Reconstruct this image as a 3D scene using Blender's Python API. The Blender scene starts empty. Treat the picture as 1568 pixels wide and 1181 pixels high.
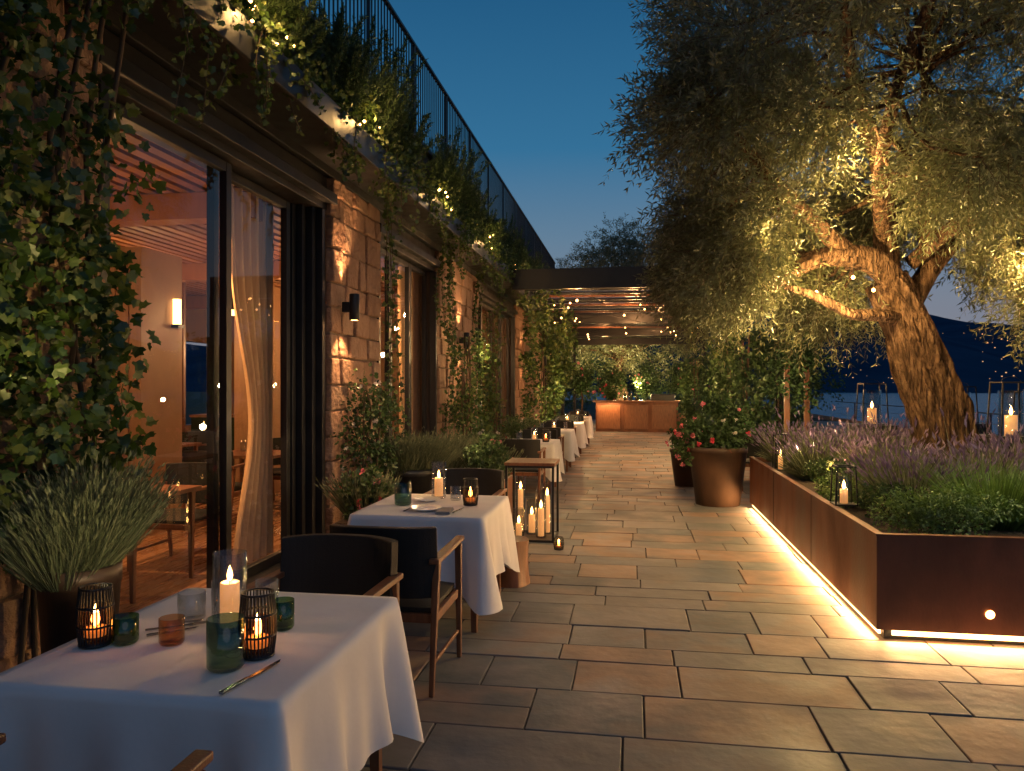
import bpy, math, numpy as np
from mathutils import Vector, Matrix
rng=np.random.default_rng(7)
R=lambda a,b:float(rng.uniform(a,b))
sc=bpy.context.scene
col=sc.collection
sc.view_settings.view_transform='Standard'
try: sc.view_settings.look='None'
except Exception: pass
sc.view_settings.exposure=0

# ------------------------------------------------------------------ materials
def nodes(name):
    m=bpy.data.materials.new(name); m.use_nodes=True
    nt=m.node_tree; nt.nodes.clear()
    o=nt.nodes.new('ShaderNodeOutputMaterial')
    return m,nt,o
def ramp(nt,stops):
    r=nt.nodes.new('ShaderNodeValToRGB'); e=r.color_ramp.elements
    while len(e)<len(stops): e.new(0.5)
    for i,(p,c) in enumerate(stops):
        e[i].position=p; e[i].color=(c[0],c[1],c[2],1)
    return r
def M(name,cols,rough=.5,metal=0,scale=8,stretch=(1,1,1),bump=0,bscale=None,attr=0,spec=.5,rvar=.1,emis=None,es=0,detail=4,bdist=.02,stain=0):
    m,nt,o=nodes(name)
    p=nt.nodes.new('ShaderNodeBsdfPrincipled')
    tc=nt.nodes.new('ShaderNodeTexCoord'); mp=nt.nodes.new('ShaderNodeMapping')
    mp.inputs['Scale'].default_value=stretch
    nt.links.new(tc.outputs['Object'],mp.inputs['Vector'])
    n=nt.nodes.new('ShaderNodeTexNoise'); n.inputs['Scale'].default_value=scale; n.inputs['Detail'].default_value=detail
    nt.links.new(mp.outputs[0],n.inputs['Vector'])
    fac=n.outputs['Fac']
    if attr>0:
        a=nt.nodes.new('ShaderNodeAttribute'); a.attribute_name='rnd'
        mx=nt.nodes.new('ShaderNodeMix'); mx.data_type='FLOAT'; mx.inputs[0].default_value=attr
        nt.links.new(fac,mx.inputs[2]); nt.links.new(a.outputs['Fac'],mx.inputs[3]); fac=mx.outputs[0]
    if len(cols)==1: cols=[cols[0],tuple(c*1.35 for c in cols[0])]
    lo,hi=(0.3,0.7) if attr<.5 else (0.14,0.86)
    st=[(lo+(hi-lo)*i/(len(cols)-1),c) for i,c in enumerate(cols)]
    r=ramp(nt,st); nt.links.new(fac,r.inputs[0]); cout=r.outputs[0]
    if stain:
        n3=nt.nodes.new('ShaderNodeTexNoise'); n3.inputs['Scale'].default_value=.9; n3.inputs['Detail'].default_value=7; n3.inputs['Roughness'].default_value=.65
        nt.links.new(mp.outputs[0],n3.inputs['Vector'])
        r3=ramp(nt,[(.36,(1-stain,)*3),(.62,(1,1,1))]); nt.links.new(n3.outputs['Fac'],r3.inputs[0])
        ml=nt.nodes.new('ShaderNodeMix'); ml.data_type='RGBA'; ml.blend_type='MULTIPLY'; ml.inputs[0].default_value=1
        nt.links.new(cout,ml.inputs[6]); nt.links.new(r3.outputs[0],ml.inputs[7]); cout=ml.outputs[2]
    nt.links.new(cout,p.inputs['Base Color'])
    p.inputs['Metallic'].default_value=metal
    p.inputs['Specular IOR Level'].default_value=spec
    mr=nt.nodes.new('ShaderNodeMapRange'); mr.inputs[1].default_value=.3; mr.inputs[2].default_value=.7
    mr.inputs[3].default_value=max(.02,rough-rvar); mr.inputs[4].default_value=min(1,rough+rvar)
    nt.links.new(n.outputs['Fac'],mr.inputs[0]); nt.links.new(mr.outputs[0],p.inputs['Roughness'])
    if bump:
        n2=nt.nodes.new('ShaderNodeTexNoise'); n2.inputs['Scale'].default_value=bscale or scale*4; n2.inputs['Detail'].default_value=5
        nt.links.new(mp.outputs[0],n2.inputs['Vector'])
        b=nt.nodes.new('ShaderNodeBump'); b.inputs['Strength'].default_value=bump; b.inputs['Distance'].default_value=bdist
        nt.links.new(n2.outputs['Fac'],b.inputs['Height']); nt.links.new(b.outputs[0],p.inputs['Normal'])
    if emis: p.inputs['Emission Color'].default_value=(*emis,1); p.inputs['Emission Strength'].default_value=es
    nt.links.new(p.outputs[0],o.inputs[0]); return m
def leafmat(name,cols,trans=.3,rough=.45,gl=.08):
    m,nt,o=nodes(name)
    a=nt.nodes.new('ShaderNodeAttribute'); a.attribute_name='rnd'
    st=[(i/(len(cols)-1),c) for i,c in enumerate(cols)]
    r=ramp(nt,st); nt.links.new(a.outputs['Fac'],r.inputs[0])
    d=nt.nodes.new('ShaderNodeBsdfDiffuse'); t=nt.nodes.new('ShaderNodeBsdfTranslucent'); g=nt.nodes.new('ShaderNodeBsdfGlossy')
    g.inputs['Roughness'].default_value=rough; g.inputs['Color'].default_value=(.8,.85,.8,1)
    nt.links.new(r.outputs[0],d.inputs[0]); nt.links.new(r.outputs[0],t.inputs[0])
    m1=nt.nodes.new('ShaderNodeMixShader'); m1.inputs[0].default_value=trans
    nt.links.new(d.outputs[0],m1.inputs[1]); nt.links.new(t.outputs[0],m1.inputs[2])
    m2=nt.nodes.new('ShaderNodeMixShader'); m2.inputs[0].default_value=gl
    nt.links.new(m1.outputs[0],m2.inputs[1]); nt.links.new(g.outputs[0],m2.inputs[2])
    nt.links.new(m2.outputs[0],o.inputs[0]); return m
def glassmat(name,tint=(.95,.97,.97),rough=.01,wav=0,lo=.04,hi=.9):
    m,nt,o=nodes(name)
    f=nt.nodes.new('ShaderNodeLayerWeight'); f.inputs['Blend'].default_value=.5
    pw=nt.nodes.new('ShaderNodeMath'); pw.operation='POWER'; pw.inputs[1].default_value=4.0
    nt.links.new(f.outputs['Facing'],pw.inputs[0])
    mr=nt.nodes.new('ShaderNodeMapRange'); mr.inputs[3].default_value=lo; mr.inputs[4].default_value=hi
    nt.links.new(pw.outputs[0],mr.inputs[0])
    t=nt.nodes.new('ShaderNodeBsdfTransparent'); t.inputs[0].default_value=(*tint,1)
    g=nt.nodes.new('ShaderNodeBsdfGlossy'); g.inputs['Roughness'].default_value=rough
    mx=nt.nodes.new('ShaderNodeMixShader')
    nt.links.new(mr.outputs[0],mx.inputs[0]); nt.links.new(t.outputs[0],mx.inputs[1]); nt.links.new(g.outputs[0],mx.inputs[2])
    if wav:
        n=nt.nodes.new('ShaderNodeTexNoise'); n.inputs['Scale'].default_value=3
        b=nt.nodes.new('ShaderNodeBump'); b.inputs['Strength'].default_value=wav; b.inputs['Distance'].default_value=.01
        nt.links.new(n.outputs['Fac'],b.inputs['Height']); nt.links.new(b.outputs[0],g.inputs['Normal'])
    nt.links.new(mx.outputs[0],o.inputs[0]); return m
def emit(name,c,s):
    m,nt,o=nodes(name); e=nt.nodes.new('ShaderNodeEmission'); e.inputs[0].default_value=(*c,1); e.inputs[1].default_value=s
    nt.links.new(e.outputs[0],o.inputs[0]); return m

m_slab=M('paving_stone',[(.09,.11,.13),(.22,.20,.185),(.13,.145,.155),(.29,.195,.14),(.17,.165,.16),(.23,.225,.22),(.33,.21,.15),(.14,.15,.155)],rough=.60,scale=2.2,bump=.3,bscale=9,attr=.68,rvar=.14,detail=7,stain=.35,spec=.4)
m_joint=M('joint_sand',[(.035,.031,.028)],rough=.9,scale=20,bump=.3)
m_mortar=M('wall_mortar',[(.16,.11,.075),(.2,.14,.1)],rough=.95,scale=20,bump=.6)
m_soil=M('soil',[(.03,.02,.014)],rough=.95,scale=20,bump=.8)
m_block=M('masonry_stone',[(.22,.12,.075),(.36,.22,.145),(.27,.16,.105),(.42,.28,.19)],rough=.85,scale=5,bump=1.0,bscale=14,attr=.55,spec=.2,bdist=.05)
m_black=M('black_metal',[(.012,.013,.015),(.02,.021,.024)],rough=.42,metal=.3,scale=6)
m_corten=M('corten_steel',[(.10,.035,.017),(.20,.072,.034),(.13,.046,.022)],rough=.5,metal=.25,scale=2.2,stretch=(1,1,.5),bump=.12,bscale=60,rvar=.15,detail=7,stain=.35)
m_wood=M('teak_wood',[(.12,.045,.02),(.22,.085,.036)],rough=.4,scale=6,stretch=(6,6,1),bump=.1)
m_woodi=M('oak_interior',[(.20,.10,.05),(.36,.20,.10)],rough=.5,scale=3,stretch=(6,1,1),attr=.4)
m_woodd=M('walnut_wall',[(.10,.045,.02),(.17,.08,.035)],rough=.5,scale=3,stretch=(6,1,1),attr=.4)
m_floorw=M('oak_floor',[(.20,.09,.04),(.36,.18,.085)],rough=.28,scale=3,stretch=(6,1,1),attr=.5)
m_ceilw=M('cedar_ceiling',[(.16,.06,.024),(.33,.14,.055)],rough=.5,scale=3,stretch=(6,1,1),attr=.6)
m_leather=M('dark_leather',[(.010,.010,.010),(.017,.016,.015)],rough=.6,scale=12,bump=.15,bscale=150,spec=.3)
m_cloth=M('white_linen',[(.67,.64,.62),(.79,.76,.74)],rough=.85,scale=2.5,bump=.25,bscale=5,spec=.2,rvar=.05)
m_china=M('white_china',[(.7,.7,.7)],rough=.25,scale=3)
m_napkin=M('linen_napkin',[(.22,.21,.2)],rough=.9)
m_curt=M('curtain_fabric',[(.55,.35,.19),(.68,.45,.26)],rough=.9,scale=4,stretch=(10,10,.5))
m_wax=M('candle_wax_glow',[(.80,.55,.33),(.9,.68,.45)],rough=.5,emis=(1,.40,.12),es=.7,scale=5)  # faint emission stands in for flame light glowing through the wax
m_terra=M('terracotta',[(.18,.075,.04),(.27,.12,.065)],rough=.8,scale=5,bump=.3,stain=.3)
m_potd=M('weathered_bronze_pot',[(.06,.035,.025),(.12,.07,.045)],rough=.5,scale=4,bump=.2,metal=.2,stain=.3)
m_steel=M('cutlery_steel',[(.2,.2,.21)],rough=.25,metal=.95)
m_bark=M('olive_bark',[(.022,.013,.009),(.085,.05,.032),(.17,.105,.068)],rough=.95,scale=9,stretch=(2.4,2.4,.4),bump=1.0,bscale=12,spec=.08,bdist=.14)
m_stem=M('plant_stem',[(.07,.045,.025)],rough=.8)
m_olive=leafmat('olive_leaf',[(.035,.046,.018),(.08,.09,.036),(.13,.135,.062),(.25,.25,.15)],trans=.25,gl=.07)
m_vine=leafmat('vine_leaf',[(.015,.035,.008),(.035,.075,.014),(.07,.12,.022),(.13,.16,.04)],trans=.35,gl=.05)
m_shrub=leafmat('shrub_leaf',[(.02,.04,.012),(.04,.08,.025),(.07,.12,.035)],trans=.3,gl=.04)
m_lav=leafmat('lavender_leaf',[(.06,.075,.04),(.12,.14,.075),(.20,.21,.12)],trans=.25,gl=.03)
m_grass=leafmat('green_tuft',[(.06,.12,.02),(.10,.19,.035),(.16,.26,.055)],trans=.35)
m_lavf=leafmat('lavender_flower',[(.12,.08,.16),(.19,.13,.25),(.26,.2,.31)],trans=.2,gl=.02)
m_red=leafmat('red_petal',[(.40,.01,.03),(.65,.05,.10)],trans=.3)
m_pink=leafmat('pink_petal',[(.5,.08,.15),(.7,.25,.3)],trans=.3)
m_white=leafmat('white_petal',[(.6,.55,.5),(.8,.7,.68)],trans=.3)
m_glass=glassmat('clear_glass',tint=(.92,.93,.92),lo=.09,hi=1)
m_win=glassmat('window_glass',tint=(.92,.93,.94),wav=.03,rough=.005,lo=.06,hi=.95)
m_green=glassmat('green_glass',tint=(.42,.56,.30),lo=.08)
m_blueg=glassmat('smoky_glass',tint=(.50,.64,.56),lo=.08)
m_amber=glassmat('amber_glass',tint=(.9,.68,.48))
m_flame=emit('candle_flame',(1,.50,.14),30)
m_bulb=emit('warm_bulb',(1,.46,.13),18)
m_bulbs=emit('soft_bulb',(1,.5,.17),7)
m_led=emit('led_strip',(1,.52,.18),9)
m_town=emit('town_lamp',(1,.60,.28),1.0)
m_hill=M('hill_forest_haze',[(.014,.04,.075),(.024,.06,.105)],rough=1,scale=.01,spec=0)  # blue distance haze is put into the forest base colour
m_ground=M('ground_earth',[(.05,.05,.035)],rough=1,scale=.2,spec=.1)
m_liquid=M('bottle_dark',[(.02,.03,.015)],rough=.1)

def water():
    m,nt,o=nodes('lake_water'); p=nt.nodes.new('ShaderNodeBsdfPrincipled')
    p.inputs['Base Color'].default_value=(.015,.10,.21,1); p.inputs['Roughness'].default_value=.2
    tc=nt.nodes.new('ShaderNodeTexCoord'); n=nt.nodes.new('ShaderNodeTexNoise'); n.inputs['Scale'].default_value=.35; n.inputs['Detail'].default_value=6
    mp=nt.nodes.new('ShaderNodeMapping'); mp.inputs['Scale'].default_value=(1,2.4,1)
    b=nt.nodes.new('ShaderNodeBump'); b.inputs['Strength'].default_value=.8; b.inputs['Distance'].default_value=.6
    nt.links.new(tc.outputs['Object'],mp.inputs[0]); nt.links.new(mp.outputs[0],n.inputs['Vector']); nt.links.new(n.outputs['Fac'],b.inputs['Height']); nt.links.new(b.outputs[0],p.inputs['Normal'])
    nt.links.new(p.outputs[0],o.inputs[0]); return m
m_water=water()

# ------------------------------------------------------------------ mesh builder
def nrm(a): return a/np.maximum(np.linalg.norm(a,axis=-1,keepdims=True),1e-9)
class MB:
    def __init__(s): s.V=[];s.nv=0;s.L=[];s.T=[];s.MI=[];s.SM=[];s.RN=[];s.mats=[]
    def mi(s,m):
        if m not in s.mats: s.mats.append(m)
        return s.mats.index(m)
    def addk(s,v,f,mat,smooth=False,rnd=None):
        v=np.asarray(v,float).reshape(-1,3); f=np.asarray(f,int)
        n,k=f.shape
        s.V.append(v); s.L.append((f+s.nv).ravel()); s.T.append(np.full(n,k)); s.nv+=len(v)
        s.MI.append(np.full(n,s.mi(mat))); s.SM.append(np.full(n,smooth))
        if rnd is None: rnd=R(0,1)
        s.RN.append(np.broadcast_to(np.asarray(rnd,float),(n,)).copy())
    def box(s,lo,hi,mat,rnd=None,jit=0):
        x0,y0,z0=lo;x1,y1,z1=hi
        v=np.array([(x0,y0,z0),(x1,y0,z0),(x1,y1,z0),(x0,y1,z0),(x0,y0,z1),(x1,y0,z1),(x1,y1,z1),(x0,y1,z1)],float)
        if jit: v+=rng.uniform(-jit,jit,v.shape)
        s.addk(v,[(0,3,2,1),(4,5,6,7),(0,1,5,4),(1,2,6,5),(2,3,7,6),(3,0,4,7)],mat,rnd=rnd)
    def cbox(s,c,d,mat,rnd=None): s.box([c[i]-d[i]/2 for i in range(3)],[c[i]+d[i]/2 for i in range(3)],mat,rnd)
    def beam(s,p0,p1,w,h,mat,w1=None,h1=None):
        p0=np.array(p0,float);p1=np.array(p1,float);t=nrm(p1-p0)
        up=np.array([0,0,1.]) if abs(t[2])<.9 else np.array([0,1.,0])
        a=nrm(np.cross(t,up));b=np.cross(a,t); w1=w1 or w; h1=h1 or h
        v=[]
        for p,ww,hh in((p0,w,h),(p1,w1,h1)):
            for i,j in((-1,-1),(1,-1),(1,1),(-1,1)): v.append(p+a*i*ww/2+b*j*hh/2)
        s.addk(v,[(0,1,2,3),(7,6,5,4),(0,4,5,1),(1,5,6,2),(2,6,7,3),(3,7,4,0)],mat)
    def tube(s,pts,rad,mat,n=8,rfn=None,cap=True,rnd=None):
        P=np.array(pts,float);K=len(P);T=nrm(np.gradient(P,axis=0))
        ref=np.array([1.,0,0]) if abs(T[0][0])<.8 else np.array([0,1.,0])
        A=[];a=nrm(ref-T[0]*ref.dot(T[0]))
        for i in range(K):
            a=nrm(a-T[i]*a.dot(T[i]));A.append(a)
        A=np.array(A);B=np.cross(T,A)
        th=np.linspace(0,2*np.pi,n,endpoint=False)
        rad=np.broadcast_to(np.asarray(rad,float),(K,))
        rr=rad[:,None]*np.ones((K,n))
        if rfn is not None: rr=rr*rfn(np.arange(K)[:,None]/(K-1),th[None,:])
        V=P[:,None,:]+rr[...,None]*(np.cos(th)[None,:,None]*A[:,None,:]+np.sin(th)[None,:,None]*B[:,None,:])
        f=[]
        for i in range(K-1):
            for j in range(n):
                j2=(j+1)%n; f.append((i*n+j,i*n+j2,(i+1)*n+j2,(i+1)*n+j))
        s.addk(V.reshape(-1,3),f,mat,True,rnd)
        if cap:
            s.addk(V[0],[tuple(range(n))[::-1]],mat,False,rnd); s.addk(V[-1],[tuple(range(n))],mat,False,rnd)
    def lathe(s,prof,c,mat,n=24,rnd=None,closed=False):
        prof=list(prof); K=len(prof); th=np.linspace(0,2*np.pi,n,endpoint=False)
        V=np.array([[(c[0]+r*np.cos(t),c[1]+r*np.sin(t),c[2]+z) for t in th] for r,z in prof])
        f=[]
        for i in range(K-1 if not closed else K):
            i2=(i+1)%K
            for j in range(n):
                j2=(j+1)%n; f.append((i*n+j,i*n+j2,i2*n+j2,i2*n+j))
        s.addk(V.reshape(-1,3),f,mat,True,rnd)
    def leaves(s,P,D,L,W,tpl,mat,rnd=None,up=0.,fold=.25):
        P=np.asarray(P,float);N=len(P)
        if N==0:return
        D=nrm(np.asarray(D,float)); L=np.broadcast_to(np.asarray(L,float),(N,))
        q=rng.normal(size=(N,3)); q[:,2]+=up*3
        Sd=nrm(np.cross(D,q)); Nn=np.cross(Sd,D)
        t=np.array(tpl,float);k=len(t)
        V=(P[:,None,:]+ (L[:,None]*t[:,0])[...,None]*D[:,None,:] + (L[:,None]*W*t[:,1])[...,None]*Sd[:,None,:]
           + (L[:,None]*(fold*W*np.abs(t[:,1])-.12*t[:,0]**2))[...,None]*Nn[:,None,:])
        f=np.arange(N*k).reshape(N,k)
        if rnd is None: rnd=rng.uniform(0,1,N)
        s.addk(V.reshape(-1,3),f,mat,False,rnd)
    def blades(s,P,D,L,w,bend,mat,rnd=None,tipw=.25):
        P=np.asarray(P,float);N=len(P);D=nrm(np.asarray(D,float));L=np.broadcast_to(np.asarray(L,float),(N,))[:,None]
        S=nrm(np.cross(D,rng.normal(size=(N,3))))*w/2
        out=D.copy();out[:,2]=0
        m=P+D*L*.55; t=P+D*L+out*L*bend; t[:,2]-=(bend*.4*L[:,0])
        V=np.stack([P-S,P+S,m+S*.9,m-S*.9,t+S*tipw,t-S*tipw],1).reshape(-1,3)
        b=(np.arange(N)*6)[:,None]
        f=np.concatenate([b+np.array([[0,1,2,3]]),b+np.array([[3,2,4,5]])])
        if rnd is None: rnd=rng.uniform(0,1,N)
        s.addk(V,f,mat,False,np.concatenate([rnd,rnd]))
        return t,nrm(t-m)
    def mesh(s,name,smooth_all=False):
        me=bpy.data.meshes.new(name)
        V=np.concatenate(s.V);L=np.concatenate(s.L);T=np.concatenate(s.T)
        me.vertices.add(len(V));me.vertices.foreach_set('co',V.ravel().astype(np.float32))
        me.loops.add(len(L));me.loops.foreach_set('vertex_index',L.astype(np.int32))
        me.polygons.add(len(T));st=np.concatenate([[0],np.cumsum(T)[:-1]])
        me.polygons.foreach_set('loop_start',st.astype(np.int32))
        me.update(calc_edges=True)
        for m in s.mats: me.materials.append(m)
        me.polygons.foreach_set('material_index',np.concatenate(s.MI).astype(np.int32))
        me.polygons.foreach_set('use_smooth',np.concatenate(s.SM).astype(bool))
        a=me.attributes.new('rnd','FLOAT','FACE');a.data.foreach_set('value',np.concatenate(s.RN).astype(np.float32))
        me.update();return me
    def obj(s,name,bevel=0,parent=None,loc=None,rz=0):
        o=bpy.data.objects.new(name,s.mesh(name));col.objects.link(o)
        if bevel:
            b=o.modifiers.new('bevel','BEVEL');b.width=bevel;b.segments=2;b.limit_method='ANGLE';b.angle_limit=math.radians(50)
        if loc is not None:o.location=loc
        o.rotation_euler[2]=rz
        if parent:o.parent=parent
        return o
def inst(me,name,loc,rz=0,bevel=0,scale=1):
    o=bpy.data.objects.new(name,me);col.objects.link(o);o.location=loc;o.rotation_euler[2]=rz;o.scale=(scale,)*3
    if bevel:
        b=o.modifiers.new('bevel','BEVEL');b.width=bevel;b.segments=2;b.limit_method='ANGLE';b.angle_limit=math.radians(50)
    return o
def empty(name):
    o=bpy.data.objects.new(name,None);col.objects.link(o);return o
def point(parent,loc,w,c=(1,.52,.2),r=.02,name='glow'):
    l=bpy.data.lights.new(name,'POINT');l.energy=w;l.color=c;l.shadow_soft_size=r
    o=bpy.data.objects.new(name,l);col.objects.link(o);o.location=loc
    if parent:o.parent=parent
    return o
def spot(parent,loc,tgt,w,ang,c=(1,.58,.26),r=.03,blend=.6,name='spot'):
    l=bpy.data.lights.new(name,'SPOT');l.energy=w;l.color=c;l.shadow_soft_size=r;l.spot_size=math.radians(ang);l.spot_blend=blend
    o=bpy.data.objects.new(name,l);col.objects.link(o);o.location=loc
    o.rotation_euler=(Vector(tgt)-Vector(loc)).to_track_quat('-Z','Y').to_euler()
    if parent:o.parent=parent
    return o
def area(parent,loc,dirv,w,sx,sy,c=(1,.53,.2),name='strip'):
    l=bpy.data.lights.new(name,'AREA');l.shape='RECTANGLE';l.size=sx;l.size_y=sy;l.energy=w;l.color=c
    o=bpy.data.objects.new(name,l);col.objects.link(o);o.location=loc
    o.rotation_euler=Vector(dirv).to_track_quat('-Z','Y').to_euler()
    if parent:o.parent=parent
    return o

NAR=[(0,0),(.45,.45),(1,0),(.45,-.45)]
OVAL=[(0,0),(.25,.4),(.65,.4),(1,0),(.65,-.4),(.25,-.4)]
LOBE=[(0,0),(-.08,.28),(.12,.55),(.32,.36),(.58,.5),(.68,.22),(1,0),(.68,-.22),(.58,-.5),(.32,-.36),(.12,-.55),(-.08,-.28)]
def sph(n,r,frac=.33):
    d=nrm(rng.normal(size=(n,3)));u=rng.uniform(0,1,(n,1))**frac
    return d*u*np.array(r),d
def cloud(mb,c,r,n,L,W,tpl,mat,frac=.45,droop=-.15,up=.3):
    p,d=sph(n,r,frac); q=d+rng.normal(size=(n,3))*.6; q[:,2]+=droop
    mb.leaves(p+np.array(c),q,rng.uniform(.6,1.15,n)*L,W,tpl,mat,up=up)
def clumpy(mb,c,r,k,n,L,W,tpl,mat,sub=.42,**kw):
    for i in range(k):
        p,_=sph(1,r,.5); s=R(.7,1.3)*sub
        cloud(mb,np.array(c)+p[0],(r[0]*s,r[1]*s,r[2]*s),int(n*s/sub),L,W,tpl,mat,**kw)
def blooms(mb,c,r,n,size,mat,zmin=None):
    p,d=sph(n,r,.2)
    for i in range(n):
        q=np.array(c)+p[i]; k=9
        dd=nrm(rng.normal(size=(k,3))*.8+d[i])
        mb.leaves(np.repeat(q[None],k,0),dd,size*R(.8,1.2),.9,OVAL,mat)
def tuft(mb,c,rad,H,n,mat,w=.006,spread=.7,bend=.12,flower=None,fp=.4,fl=.06):
    a=rng.uniform(0,2*np.pi,n);u=np.sqrt(rng.uniform(0,1,n))
    P=np.stack([c[0]+np.cos(a)*u*rad*.45,c[1]+np.sin(a)*u*rad*.45,np.full(n,c[2])],1)
    D=np.stack([np.cos(a)*u*spread,np.sin(a)*u*spread,np.ones(n)],1)+rng.normal(size=(n,3))*.1
    L=H*rng.uniform(.6,1.05,n)
    t,td=mb.blades(P,D,L,w,bend,mat)
    if flower is not None:
        k=rng.uniform(0,1,n)<fp
        for q in range(2): mb.leaves(t[k],td[k]+rng.normal(size=(k.sum(),3))*.05,fl*rng.uniform(.7,1.2,k.sum()),.28,NAR,flower,fold=.1)
    return t

# ------------------------------------------------------------------ world & camera
w=bpy.data.worlds.new('World');sc.world=w;w.use_nodes=True
nt=w.node_tree;nt.nodes.clear()
out=nt.nodes.new('ShaderNodeOutputWorld');bg=nt.nodes.new('ShaderNodeBackground')
tc=nt.nodes.new('ShaderNodeTexCoord');sx=nt.nodes.new('ShaderNodeSeparateXYZ');nt.links.new(tc.outputs['Generated'],sx.inputs[0])
rp=ramp(nt,[(0,(.20,.19,.23)),(.10,(.17,.20,.26)),(.19,(.105,.19,.285)),(.30,(.026,.145,.285)),(.50,(.008,.08,.19)),(1,(.006,.042,.11))])
nt.links.new(sx.outputs['Z'],rp.inputs[0])
sky=nt.nodes.new('ShaderNodeTexSky');sky.sky_type='NISHITA';sky.sun_disc=False;sky.sun_elevation=math.radians(-3);sky.sun_rotation=math.radians(-20)
ad=nt.nodes.new('ShaderNodeMix');ad.data_type='RGBA';ad.blend_type='ADD';ad.inputs[0].default_value=.05
nt.links.new(rp.outputs[0],ad.inputs[6]);nt.links.new(sky.outputs[0],ad.inputs[7])
nt.links.new(ad.outputs[2],bg.inputs[0]);bg.inputs[1].default_value=1.05
nt.links.new(bg.outputs[0],out.inputs[0])
cam=bpy.data.cameras.new('camera');co=bpy.data.objects.new('camera',cam);col.objects.link(co);sc.camera=co
co.location=(0,0,1.6);co.rotation_euler=(math.radians(90),0,math.radians(9.2));cam.lens=26.4;cam.sensor_width=36;cam.clip_end=6000;cam.clip_start=.05
sl=bpy.data.lights.new('sun','SUN');so=bpy.data.objects.new('sun',sl);col.objects.link(so);sl.energy=.12;sl.angle=math.radians(40);sl.color=(.9,.85,1)
so.rotation_euler=(math.radians(50),0,math.radians(35))

# ------------------------------------------------------------------ ground, lake, hills
g=MB();g.addk([(-900,-300,-.06),(9.3,-300,-.06),(9.3,70,-.06),(-900,900,-.06)],[(0,1,2,3)],m_ground);g.obj('ground')
g=MB();g.addk([(9.31,-900,-3.2),(4000,-900,-3.2),(4000,4000,-3.2),(-1200,4000,-3.2),(9.31,60,-3.2)],[(0,1,2,3,4)],m_water);g.obj('lake')
g=MB()
na,nr=160,14
az=np.linspace(math.radians(-40),math.radians(95),na)
V=[]
for j in range(nr):
    rr=520+j*120
    for a in az:
        ridge=95+70*math.sin(a*3.1+1.2)+35*math.sin(a*9+.4)+14*math.sin(a*23+j*.4)+6*math.sin(a*61+j)
        h=-8+max(0,ridge)*(j/(nr-1))**.8*1.25
        V.append((math.sin(a)*rr,math.cos(a)*rr,h))
f=[(j*na+i,j*na+i+1,(j+1)*na+i+1,(j+1)*na+i) for j in range(nr-1) for i in range(na-1)]
g.addk(V,f,m_hill,True);g.obj('hills')
g=MB()
cent=[(R(9,40),R(0,1)) for _ in range(14)]
for i in range(150):
    ca,cr=cent[i%14];a=math.radians(ca+rng.normal()*1.6);rr=R(515,640) if cr<.45 else R(640,1200)
    j=(rr-520)/120; ridge=95+70*math.sin(a*3.1+1.2)+35*math.sin(a*9+.4)
    h=-8+max(0,ridge)*max(0,j/(nr-1))**.8*1.25+6
    s=R(.18,.65)*rr/600
    g.cbox((math.sin(a)*(rr-12),math.cos(a)*(rr-12),h+R(1,8)),(s*1.2,s,s),m_town)
g.obj('town_lights')

# paving: real slabs over a joint bed
g=MB()
g.box((-9.0,-1.5,-.055),(9.2,36,-.014),m_joint)
y=-1.2
while y<35:
    h=float(rng.choice([.26,.32,.38,.44,.48]));x=-2.96-R(0,.6)
    while x<9.15:
        wd=R(.36,.95);x1=min(x+wd,9.18);x0=max(x,-2.93)
        if x1-x0>.12:
            z=R(-.002,.003);rr=R(0,1)
            if R(0,1)<.12 and h>.36:
                ym=y+h*.5
                g.box((x0+.004,y+.004,-.05),(x1-.004,ym-.003,z),m_slab,rnd=rr,jit=.0015);g.box((x0+.004,ym+.003,-.05),(x1-.004,y+h-.004,z-.002),m_slab,rnd=R(0,1),jit=.0015)
            else: g.box((x0+.004,y+.004,-.05),(x1-.004,y+h-.004,z),m_slab,rnd=rr,jit=.002)
        x=x1+1e-4 if x1<9.18 else 99
    y+=h
g.obj('stone_paving',bevel=.005)
g=MB();g.box((9.2,-10,-4),(9.3,60,.12),m_block);g.obj('retaining_wall')
g=MB()
for yy in np.arange(3,36,3.0): g.beam((9.05,yy,0),(9.05,yy,.86),.04,.04,m_black)
g.beam((9.05,3,.88),(9.05,36,.88),.05,.03,m_black)
for zz in (.35,.62): g.beam((9.05,3,zz),(9.05,36,zz),.010,.010,m_black)
g.obj('lakeside_railing')

# ------------------------------------------------------------------ restaurant building
B=empty('restaurant_building')
FX=-2.9
opens=[(3.72,6.9),(8.3,10.9),(13.8,18.4)]
piers=[(-2.5,3.72),(6.9,8.3),(10.9,13.8),(18.4,27)]
g=MB()
for a,b in piers:
    g.box((-3.3,a+.02,0),(FX-.012,b-.02,3.62),m_mortar)
    z=0.0
    while z<3.6:
        h=min(R(.17,.33),3.62-z)
        if h<.06:break
        y=a
        while y<b-.01:
            l=R(.18,.44)
            if y+l>b-.12:l=b-y
            g.box((FX-.06,y+.007,z+.007),(FX+R(-.004,.04),y+l-.007,z+h-.007),m_block,rnd=R(0,1),jit=.011)
            y+=l
        z+=h
g.obj('stone_wall',bevel=.016,parent=B)
g=MB()
for a,b in opens:
    g.box((-3.32,a-.02,3.30),(FX-.04,b+.02,3.615),m_black)
    g.box((FX-.038,a-.06,3.36),(FX+.05,b+.06,3.46),m_black)
g.box((-9.2,-2.5,3.62),(FX+.02,27,3.74),m_black)
g.box((FX+.02,-2.5,3.70),(-2.42,27,3.76),m_black)
g.box((-2.42,-2.5,3.66),(-2.39,27,3.90),m_black)
g.box((-2.95,-2.5,3.745),(-2.75,27,4.70),m_black)
g.box((-9.2,-2.5,3.745),(-2.96,27,4.6),m_black)
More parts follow.
